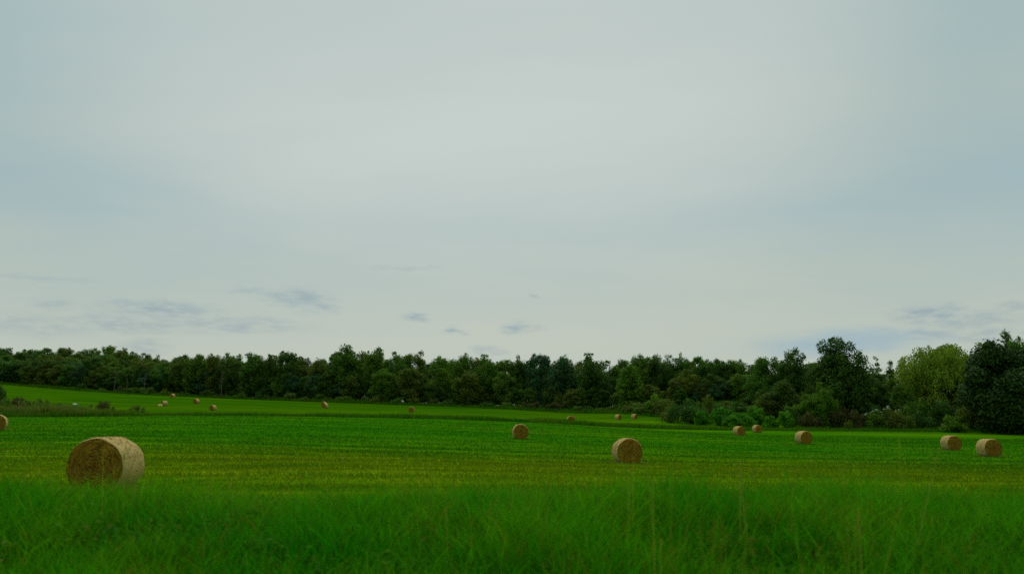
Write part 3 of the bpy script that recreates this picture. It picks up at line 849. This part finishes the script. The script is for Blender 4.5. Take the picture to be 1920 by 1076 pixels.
while px < 1440:                                  # second row of the wood
    q = px + rr.uniform(-8, 8)
    tn = rr.choice(['dark', 'mid', 'mid', 'olive'])
    add_tree(q, top_at(q) + rr.uniform(-3, 6), rr.uniform(46, 60), np.interp(q, [340, 1430], [384, 312]) + rr.uniform(-4, 6), rr.choice(['round', 'tall', 'vase', 'round']),
             tn, TONE[tn] + ' crown showing through from behind ' + mark(q), 'second row of trees in the wood')
    px += 25
px = 1445
while px < 1990:                                  # behind the nearer group
    q = px + rr.uniform(-8, 8)
    tn = rr.choice(['dark', 'mid', 'dark', 'olive'])
    add_tree(q, np.interp(q, [1445, 1500, 1580, 1650, 1700, 1780, 1860, 1990], [686, 672, 668, 690, 694, 676, 676, 660]) + rr.uniform(0, 8), rr.uniform(56, 76), 246 + rr.uniform(0, 8), rr.choice(['round', 'tall', 'cone']),
             tn, TONE[tn] + ' crown filling the gap behind ' + mark(q), 'trees behind the nearer group')
    px += 38
px = 1440
while px < 1960:                                  # understorey of the nearer group
    q = px + rr.uniform(-8, 8)
    tn = rr.choice(['dark', 'mid', 'dark', 'olive', 'blue'])
    add_tree(q, rr.uniform(716, 742), rr.uniform(44, 60), 207 + rr.uniform(0, 8) + (14 if 1700 < q < 1860 else 0), 'round',
             tn, 'low ' + TONE[tn] + ' understorey tree in the shade near ' + mark(q), 'understorey of the nearer group')
    px += 36
# small understorey trees at the foot of the wood
px = -40
while px < 1440:
    q = px + rr.uniform(-7, 7)
    e = np.interp(q, [0, 240, 480, 700, 960, 1150, 1250, 1440], [719, 737.5, 749, 756, 764, 771, 756, 752])
    tn = rr.choice(['dark', 'dark', 'mid', 'blue', 'olive'])
    add_tree(q, e - rr.uniform(24, 52), rr.uniform(32, 46), np.interp(q, [-40, 0, 240, 480, 700, 960, 1150, 1250, 1440], [392, 390, 366, 351, 331, 309, 290, 279, 275]) + rr.uniform(0, 4), rr.choice(['round', 'cone', 'round']),
             tn, 'low ' + TONE[tn] + ' understorey tree at the wood foot below ' + mark(q), 'understorey trees at the foot of the wood')
    px += 21

build_verge()

# bare pale stems standing at the wood edge
def make_snag(seed):
    r = np.random.default_rng(seed)
    V, F = [], []; H = 11.0
    tp = [np.array([0, 0, -.2])]
    for k in range(6): tp.append(tp[-1] + np.array([r.normal(0, .22), r.normal(0, .22), H / 6]))
    tube(V, F, tp, [.26, .22, .19, .16, .12, .08, .03], 6)
    t = np_mesh('trunk', np.array(V), [np.array(F)], M['snag'], True)
    V, F = [], []
    for k in range(7):
        b = tp[2 + k % 4] + np.array([0, 0, r.uniform(0, 1.4)]); a = r.uniform(0, 6.28); L = r.uniform(1.2, 3.0)
        m = b + np.array([math.cos(a) * L * .6, math.sin(a) * L * .6, L * .45]); e = m + np.array([math.cos(a + .4) * L * .4, math.sin(a + .4) * L * .4, L * .6])
        tube(V, F, [b, m, e], [.09, .06, .015], 5)
    return t, np_mesh('bare_branches', np.array(V), [np.array(F)], M['snag'], True)
SN = [make_snag(260 + k) for k in range(2)]
for k, (px, top, D, lb) in enumerate([(209, 688, 362, 'bare pale snag below the hill summit'), (233, 704, 359, 'short pale bare stem beside the summit snag'), (266, 694, 356, 'pale branching snag between the hill summit and the hill dip'),
                                      (411, 694, 346, 'spreading bare pale snag above the far slope bales'),]):
    x = (px - CX) / F_PX * D * math.cos(PITCH); z0 = hz(x, D) - .05
    o = empty('bare_snag', (x, D, z0)); o.rotation_euler.z = k * 1.7; sz = (at(px, top, D)[2] - z0) / 11.0
    o.scale = (sz * .6, sz * .6, sz); tag(o, lb, 'dead tree', 'bare snags at the wood edge')
    obj('trunk', SN[k % 2][0], o); obj('bare_branches', SN[k % 2][1], o)

# ------------------------------------------------------------------ shrubs
def make_shrub(seed, W=4.0, H=2.6, n=16, lsize=.22, dens=30, flowers=0):
    r = np.random.default_rng(seed)
    blobs = []
    for i in range(n):
        a = r.uniform(0, 2 * math.pi); q = math.sqrt(r.random()) * .78
        z = H * r.uniform(.25, .95) * math.sqrt(max(.08, 1 - q * q))
        br = H * r.uniform(.18, .32)
        blobs.append((np.array([math.cos(a) * q * W / 2, math.sin(a) * q * W / 2, max(br * .5, z - br * .4)]), br, .8))
    C, Nn, S = crown_leaves(blobs, dens, lsize, r)
    k = C[:, 2] > .03
    fol = leaf_mesh('foliage', C[k], Nn[k], S[k], r, (.35, .7))
    V, F = [], []
    for b in blobs[:9]:
        c = b[0]; tube(V, F, [(c[0] * .15, c[1] * .15, -.1), (c[0] * .5, c[1] * .5, c[2] * .55), tuple(c)], [.05, .035, .012], 5)
    stem = np_mesh('stems', np.array(V), [np.array(F)], None, True)
    fl = None
    if flowers:
        P_, N_ = [], []
        cand = np.argsort(-(C[:, 2] + r.normal(0, .5, len(C)) - C[:, 1] * .25))[:flowers * 3]
        for i in r.permutation(cand)[:flowers]:
            d = C[i] + np.array([0, -.1, .12])
            m = 9
            P_.append(d + r.normal(0, 1, (m, 3)) * (.11, .11, .03)); N_.append(np.tile([0, -.3, 1.0], (m, 1)) + r.normal(0, .3, (m, 3)))
        P_ = np.concatenate(P_); N_ = np.concatenate(N_)
        fl = leaf_mesh('blossom', P_, N_, np.full(len(P_), .12), r, (.7, 1.0)); fl.materials.append(M['flower'])
    fol.materials.append(M['mid']); stem.materials.append(M['bark'])
    return fol, stem, fl, W, H
SHR = [make_shrub(300 + i) for i in range(4)]
SUM = [make_shrub(320 + i, 4.4, 2.4, 18, .34, 22) for i in range(2)]        # larger leaves
LOW = [make_shrub(330 + i, 4.4, 1.6, 16, .2, 30) for i in range(2)]
FLW = [make_shrub(340 + i, 4.2, 2.8, 16, .22, 30, 12) for i in range(2)]
_su = {}
def add_shrub(px, top, base, wpx, D, lib, tone, label, group, name='shrub', cat='shrub'):
    x = (px - CX) / F_PX * D * math.cos(PITCH)
    z0 = hz(x, D) - .04
    Hh = max(.5, at(px, top, D)[2] - z0); Ww = wpx / px_per_m(D)
    i = _su.get(id(lib), 0); _su[id(lib)] = i + 1
    fol, stem, fl, W0, H0 = lib[i % len(lib)]
    o = empty(name, (x, D, z0)); o.rotation_euler.z = random.uniform(0, 6.28); o.scale = (Ww / W0, Ww / W0, Hh / H0)
    if fl: o.rotation_euler.z = random.uniform(-.5, .5)
    tag(o, label, cat, group)
    f = obj('foliage', fol, o); set_mat(f, M[tone])
    obj('stems', stem, o)
    if fl: obj('blossom', fl, o)
    return o
G1 = 'bushes at the corner of the rough meadow'
SHRUBS = [
 (1296, 738, 790, 74, 199, SHR, 'dark', 'biggest dark bush at the corner of the rough meadow'),
 (1324, 736, 775, 44, 204, SHR, 'olive', 'olive bush leaning on the biggest dark bush'),
 (1270, 752, 786, 40, 203, SHR, 'dark', 'dark flank bush on the field side of the biggest bush'),
 (1314, 768, 790, 34, 195, SUM, 'bright', 'small fresh green shrub at the foot of the biggest dark bush'),
 (1356, 761, 794, 52, 194, SUM, 'bright', 'bright green sumac bush behind the two near bales'),
 (1388, 772, 794, 40, 191, SUM, 'bright', 'low middle sumac bush between two taller sumacs'),
 (1416, 760, 790, 48, 197, SUM, 'bright', 'arching sumac bush past the low middle one'),
 (1474, 768, 796, 44, 190, SUM, 'bright', 'bright sumac with one white bloom near the round bale'),
 (1446, 778, 796, 32, 188, SUM, 'bright', 'low bright sumac filling beside the white-bloomed sumac'),
 (1490, 752, 792, 40, 196, SHR, 'mid', 'mid green bush between sumac and brown bushes'),
 (1526, 766, 797, 50, 190, SHR, 'brown', 'dark brown-leaved bush above the single round bale'),
 (1572, 758, 792, 52, 195, SHR, 'brown', 'larger grey-brown bush past the brown-leaved bush'),
 (1602, 764, 794, 42, 193, SHR, 'brown', 'pale brown domed bush at the end of the brown group'),
 (1592, 782, 800, 20, 186, LOW, 'olive', 'tiny olive shrub alone in the long margin grass'),
 (1640, 767, 794, 46, 192, FLW, 'mid', 'elder bush covered with cream blossom'),
 (1676, 758, 796, 48, 191, FLW, 'olive', 'taller bush with cream blossom only on its top'),
 (1704, 774, 797, 40, 189, SHR, 'olive', 'yellowish green bush past the blossoming pair'),
 (1734, 762, 797, 54, 190, SHR, 'dark', 'dark arching bush under the willow'),
 (1722, 742, 790, 60, 199, SHR, 'mid', 'tall green bush behind the dark arching bush'),
 (1768, 744, 790, 56, 199, SHR, 'dark', 'tall dark bush under the middle of the willow'),
 (1786, 777, 805, 54, 184, SUM, 'light', 'bright low spreading shrub standing forward in the margin grass'),
 (1818, 747, 797, 62, 191, SHR, 'olive', 'feathery olive bush between willow and black-green tree'),
 (1846, 776, 798, 42, 188, FLW, 'dark', 'dark low bush dotted with white flowers by the black-green tree'),
 (1886, 774, 800, 54, 187, SHR, 'dark', 'dark bush under the black-green edge tree'),
 (1926, 776, 802, 50, 186, SHR, 'dark', 'dark bush at the picture edge under the black-green tree'),
 (1625, 745, 790, 60, 203, SHR, 'dark', 'dark bush behind the cream-blossomed elder'),
 (1560, 742, 790, 50, 203, SHR, 'dark', 'dark bush behind the grey-brown bush'),
 (1180, 748, 783, 44, 270, SHR, 'olive', 'olive bush under the bright green pyramid tree'),
 (1228, 736, 772, 44, 258, SUM, 'light', 'light green leafy bush past the pyramid tree'),
 (1206, 752, 776, 50, 262, SHR, 'mid', 'green bush on the slope above the two small pale bales'),
 (1246, 744, 772, 46, 250, SHR, 'olive', 'olive bush on the slope behind the biggest dark bush'),
 (1156, 756, 774, 34, 282, LOW, 'mid', 'low bush at the wood foot beside the pyramid tree'),
 (1226, 764, 780, 26, 252, LOW, 'brown', 'low brownish bush right above the pale bale pair'),
 (1360, 748, 762, 40, 250, LOW, 'olive', 'low olive bush in the rough meadow'),
 (1404, 742, 758, 38, 258, SHR, 'dark', 'dark bush at the back of the rough meadow'),
 (1376, 750, 770, 56, 240, SHR, 'dark', 'wide dark bush in the rough meadow behind the sumacs'),
 (1420, 752, 772, 50, 236, SHR, 'olive', 'olive bush behind the arching sumac'),
 (1340, 752, 770, 44, 234, SHR, 'dark', 'dark bush tucked behind the first sumac'),
 (1452, 756, 780, 48, 222, SHR, 'dark', 'dark bush behind the low bright sumac'),
 (1372, 776, 796, 44, 188, SUM, 'bright', 'low leafy shrub right behind the near bale pair'),
 (1404, 778, 796, 40, 188, SUM, 'bright', 'fresh green low shrub at the field edge behind the smaller pair bale'),
 (1250, 758, 784, 46, 214, SHR, 'olive', 'olive bush at the field end of the biggest bush'),
 (1440, 746, 776, 44, 232, SHR, 'mid', 'green bush at the sky-notch end of the rough meadow'),
]
for s in SHRUBS: add_shrub(*s, G1, 'meadow_shrub')
add_shrub(190, 747, 767, 60, 152, LOW, 'brown', 'dark brownish low shrub alone on the grass bank', 'shrubs on the bank', 'bank_shrub')
add_shrub(258, 756, 766, 40, 150, LOW, 'olive', 'small olive shrub next to the brownish bank shrub', 'shrubs on the bank', 'bank_shrub')
add_shrub(-6, 714, 740, 26, 170, SHR, 'dark', 'dark shrub cut by the picture edge above the weed bank', 'shrubs on the bank', 'bank_shrub')
for i, (px, t, w, D, tn, lb) in enumerate([(30, 737, 60, 158, 'brown', 'brown bramble patch at the top of the weed bank'), (72, 742, 46, 150, 'olive', 'olive bramble patch in the middle of the weed bank'),
        (36, 752, 50, 140, 'brown', 'low brown bramble patch over the edge-cut hay bale'), (110, 752, 44, 144, 'olive', 'straggling bramble below the small white boulder'),
        (8, 740, 50, 146, 'mid', 'green bramble against the picture edge on the weed bank'), (52, 746, 56, 143, 'mid', 'broad green bramble across the weed bank'), (88, 752, 54, 138, 'mid', 'low green bramble near the field edge'),
        (140, 757, 50, 140, 'mid', 'flat green bramble between weed bank and brownish shrub'), (14, 760, 46, 132, 'olive', 'olive bramble just over the edge-cut hay bale')]):
    add_shrub(px, t, t + 16, w, D, LOW, tn, lb, 'brambles on the weed bank', 'bramble_patch', 'bramble')
# shrub hem along the foot of the wood
px = 150
while px < 1150:
    q = px + rr.uniform(-8, 8)
    e = np.interp(q, [0, 240, 480, 700, 960, 1150], [719, 737.5, 749, 756, 764, 771])
    add_shrub(q, e - rr.uniform(7, 17), e, rr.uniform(22, 40), np.interp(q, [0, 240, 480, 700, 960, 1150], [384, 358, 344, 324, 301, 280]), SHR, rr.choice(['dark', 'dark', 'mid', 'olive', 'brown']),
              'low shrub in the hem of the wood below ' + mark(q), 'shrub hem along the wood', 'hem_shrub')
    px += 33

# ------------------------------------------------------------------ hay bales
def make_bale(seed, Rr=0.75, L=1.3):
    """axis along Y, resting on z = 0; returns wrap, two ends, straw meshes"""
    r = np.random.default_rng(seed)
    nt, nl = 64, 14
    th = np.arange(nt) / nt * 2 * np.pi
    prof = 1 + 0.012 * np.sin(3 * th + r.uniform(0, 6)) + 0.010 * np.sin(7 * th + r.uniform(0, 6)) + r.normal(0, .004, nt)
    def squash(p):
        z = p[..., 2]; lim = -Rr * 0.86
        p[..., 2] = np.where(z < lim, lim + (z - lim) * .25, z)
        k = np.clip((-z - Rr * .3) / (Rr * .7), 0, 1)
        p[..., 0] *= 1 + 0.045 * k
        p[..., 2] += Rr * 0.895
        return p
    V = []
    for j in range(nl + 1):
        t = j / nl; y = (t - .5) * L
        e = min(t, 1 - t); ro = 1 - 0.035 * max(0, 1 - e / .08) ** 2
        rip = 1 + 0.007 * math.sin(j * 2.4) + r.normal(0, .003, nt)
        V.append(np.stack([np.cos(th) * Rr * prof * rip * ro, np.full(nt, y) + r.normal(0, .006, nt), np.sin(th) * Rr * prof * rip * ro], -1))
    V = squash(np.array(V)).reshape(-1, 3)
    F = [[j * nt + i, j * nt + (i + 1) % nt, (j + 1) * nt + (i + 1) % nt, (j + 1) * nt + i] for j in range(nl) for i in range(nt)]
    wrap = np_mesh('outer_layer', V, [np.array(F)], M['side'], True)
    ends = []
    for sgn in (-1, 1):
        nr = 26; P_ = []
        for k in range(nr + 1):
            q = k / nr
            lay = (q * 9 + th / (2 * np.pi)) % 1.0
            dep = 0.05 * (1 - q ** 2) + 0.030 * (np.abs(lay - .5) * 2) - 0.02 + r.normal(0, .010, nt) * (q < .97)
            if k == nr: dep = np.full(nt, -0.01)
            P_.append(np.stack([np.cos(th) * Rr * .968 * prof * q, sgn * (L / 2 + dep), np.sin(th) * Rr * .968 * prof * q], -1))
        Q = squash(np.array(P_)).reshape(-1, 3)
        F = []
        for k in range(nr):
            for i in range(nt):
                f = [k * nt + i, k * nt + (i + 1) % nt, (k + 1) * nt + (i + 1) % nt, (k + 1) * nt + i]
                F.append(f if sgn > 0 else f[::-1])
        ends.append(np_mesh('rolled_end', Q, [np.array(F)], M['end'], False))
    # loose stalks on both ends and round the foot
    S = []
    n = 900
    q = np.sqrt(r.random(n)); a = r.uniform(0, 2 * np.pi, n); sg = r.choice([-1, 1], n)
    c = np.stack([np.cos(a) * Rr * .95 * q, sg * (L / 2 + .03 + .04 * (1 - q * q)), np.sin(a) * Rr * .95 * q], -1)
    tg = np.stack([-np.sin(a), r.normal(0, .18, n), np.cos(a)], -1) * r.uniform(.04, .13, n)[:, None]
    c = squash(c)
    m = 640
    fx = r.normal(0, .75, m) * Rr; fy = r.uniform(-.5, .5, m) * L * 1.7
    c2 = np.stack([np.where(np.abs(fy) < L / 2, np.sign(fx) * r.uniform(.55, 1.4, m) * Rr, fx), fy, np.full(m, .04) + r.random(m) * .05], -1)
    t2 = np.stack([r.normal(0, .1, m), r.normal(0, .1, m), r.normal(.03, .03, m)], -1)
    o_ = 420
    a3 = r.uniform(-.3, np.pi + .3, o_); y3 = r.uniform(-.5, .5, o_) * L
    c3 = squash(np.stack([np.cos(a3) * Rr * 1.01, y3, np.sin(a3) * Rr * 1.01], -1))
    t3 = np.stack([-np.sin(a3), r.normal(0, .5, o_), np.cos(a3)], -1) * r.uniform(.03, .09, o_)[:, None] + np.stack([np.cos(a3), 0 * a3, np.sin(a3)], -1) * .015
    c, tg = np.concatenate([c, c2, c3]), np.concatenate([tg, t2, t3]); n = len(c)
    wv = r.normal(0, .005, (n, 3))
    v = np.stack([c - wv, c + wv, c + tg], 1).reshape(-1, 3)
    straw = np_mesh('loose_straw', v, [np.arange(n * 3).reshape(-1, 3)], M['straw'])
    return wrap, ends, straw
BALES = [make_bale(400 + i) for i in range(4)]
def add_bale(i, px, D, yaw, label, group, s=1.0, dz=-0.02):
    x = (px - CX) / F_PX * D * math.cos(PITCH)
    o = empty('hay_bale', (x, D, hz(x, D) + dz))
    e = .6
    sx = math.atan((hz(x + e, D) - hz(x - e, D)) / (2 * e))
    o.rotation_euler = (0, -sx, R(yaw)); o.scale = (s, s, s)
    tag(o, label, 'hay bale', group)
    w, ends, st = BALES[i % 4]
    obj('outer_layer', w, o)
    for e_ in ends: obj('rolled_end', e_, o)
    st_ = obj('loose_straw', st, o); st_['kind'] = 'stuff'
    return o
GN, GF = 'round hay bales on the near field', 'round hay bales on the far field'
add_bale(0, 205, 22.6, 0, 'largest round hay bale, close to the verge grass', GN, 0.98)
add_bale(1, 1174, 49.5, 7, 'round hay bale with flat-on spiral end, second largest in view', GN)
add_bale(2, 1850, 72.5, 2, 'larger of the two hay bales standing close together before the black-green tree', GN, 1.02)
add_bale(3, 1780, 85.5, 4, 'smaller of the two hay bales close together, below the willow', GN)
add_bale(1, 1505, 98.5, 12, 'single hay bale below the brown bushes', GN)
add_bale(0, 1385, 133, 18, 'bigger of the hay bale pair below the bright sumacs', GN)
add_bale(2, 1419, 164, 14, 'smaller of the hay bale pair below the bright sumacs', GN)
add_bale(3, 975, 84.5, 6, 'hay bale in the middle of the near field, just below the uncut strip', GN)
add_bale(0, -4, 80, 22, 'hay bale half cut off by the picture edge', GN)
add_bale(1, 1070, 160.5, 4, 'hay bale sunk to half height behind the uncut grass strip', GF)
add_bale(2, 1159.5, 240, 36, 'first of two small pale bales below the bright pyramid tree', GF)
add_bale(3, 1190, 248, 44, 'palest small bale, next to the bushes of the rough meadow', GF)
add_bale(0, 771, 229, 2, 'small reddish bale alone on the middle of the far field', GF)
add_bale(1, 608.5, 264, -24, 'front one of two overlapping small bales', GF)
add_bale(2, 606, 286, -20, 'rear one of two overlapping small bales', GF)
add_bale(3, 397.5, 240, -18, 'small bale lowest on the far slope, above the uncut strip', GF)
add_bale(0, 365.5, 265, -16, 'small bale halfway up the far slope', GF)
add_bale(1, 320, 320, -22, 'smallest bale, highest on the far slope near the wood', GF)
add_bale(2, 306, 262, -46, 'pale bale side-on, the larger of a touching pair on the slope', GF)
add_bale(3, 298, 258, -60, 'pale bale top barely showing beside the side-on bale', GF, 1.0, -0.85)

# ------------------------------------------------------------------ small pale boulder on the slope
def build_boulder():
    r = np.random.default_rng(77)
    nt, nk = 18, 8; V = []
    for k in range(nk + 1):
        ph = math.pi * k / nk
        for i in range(nt):
            a = 2 * math.pi * i / nt
            q = 1 + .16 * math.sin(2 * a + 1) * math.sin(ph) + .10 * math.sin(5 * a + ph * 3) + r.normal(0, .03)
            V.append((math.cos(a) * math.sin(ph) * .72 * q, math.sin(a) * math.sin(ph) * .4 * q, math.cos(ph) * .26 * q * (1 - .25 * math.cos(a))))
    F = [[k * nt + i, (k + 1) * nt + i, (k + 1) * nt + (i + 1) % nt, k * nt + (i + 1) % nt] for k in range(nk) for i in range(nt)]
    D = 262; x = (138 - CX) / F_PX * D * math.cos(PITCH)
    o = obj('boulder', np_mesh('boulder', np.array(V), [np.array(F)], M['stone']), None, (x, D, hz(x, D) + .2))
    tag(o, 'small white flat boulder lying on the upper slope', 'boulder')
build_boulder()
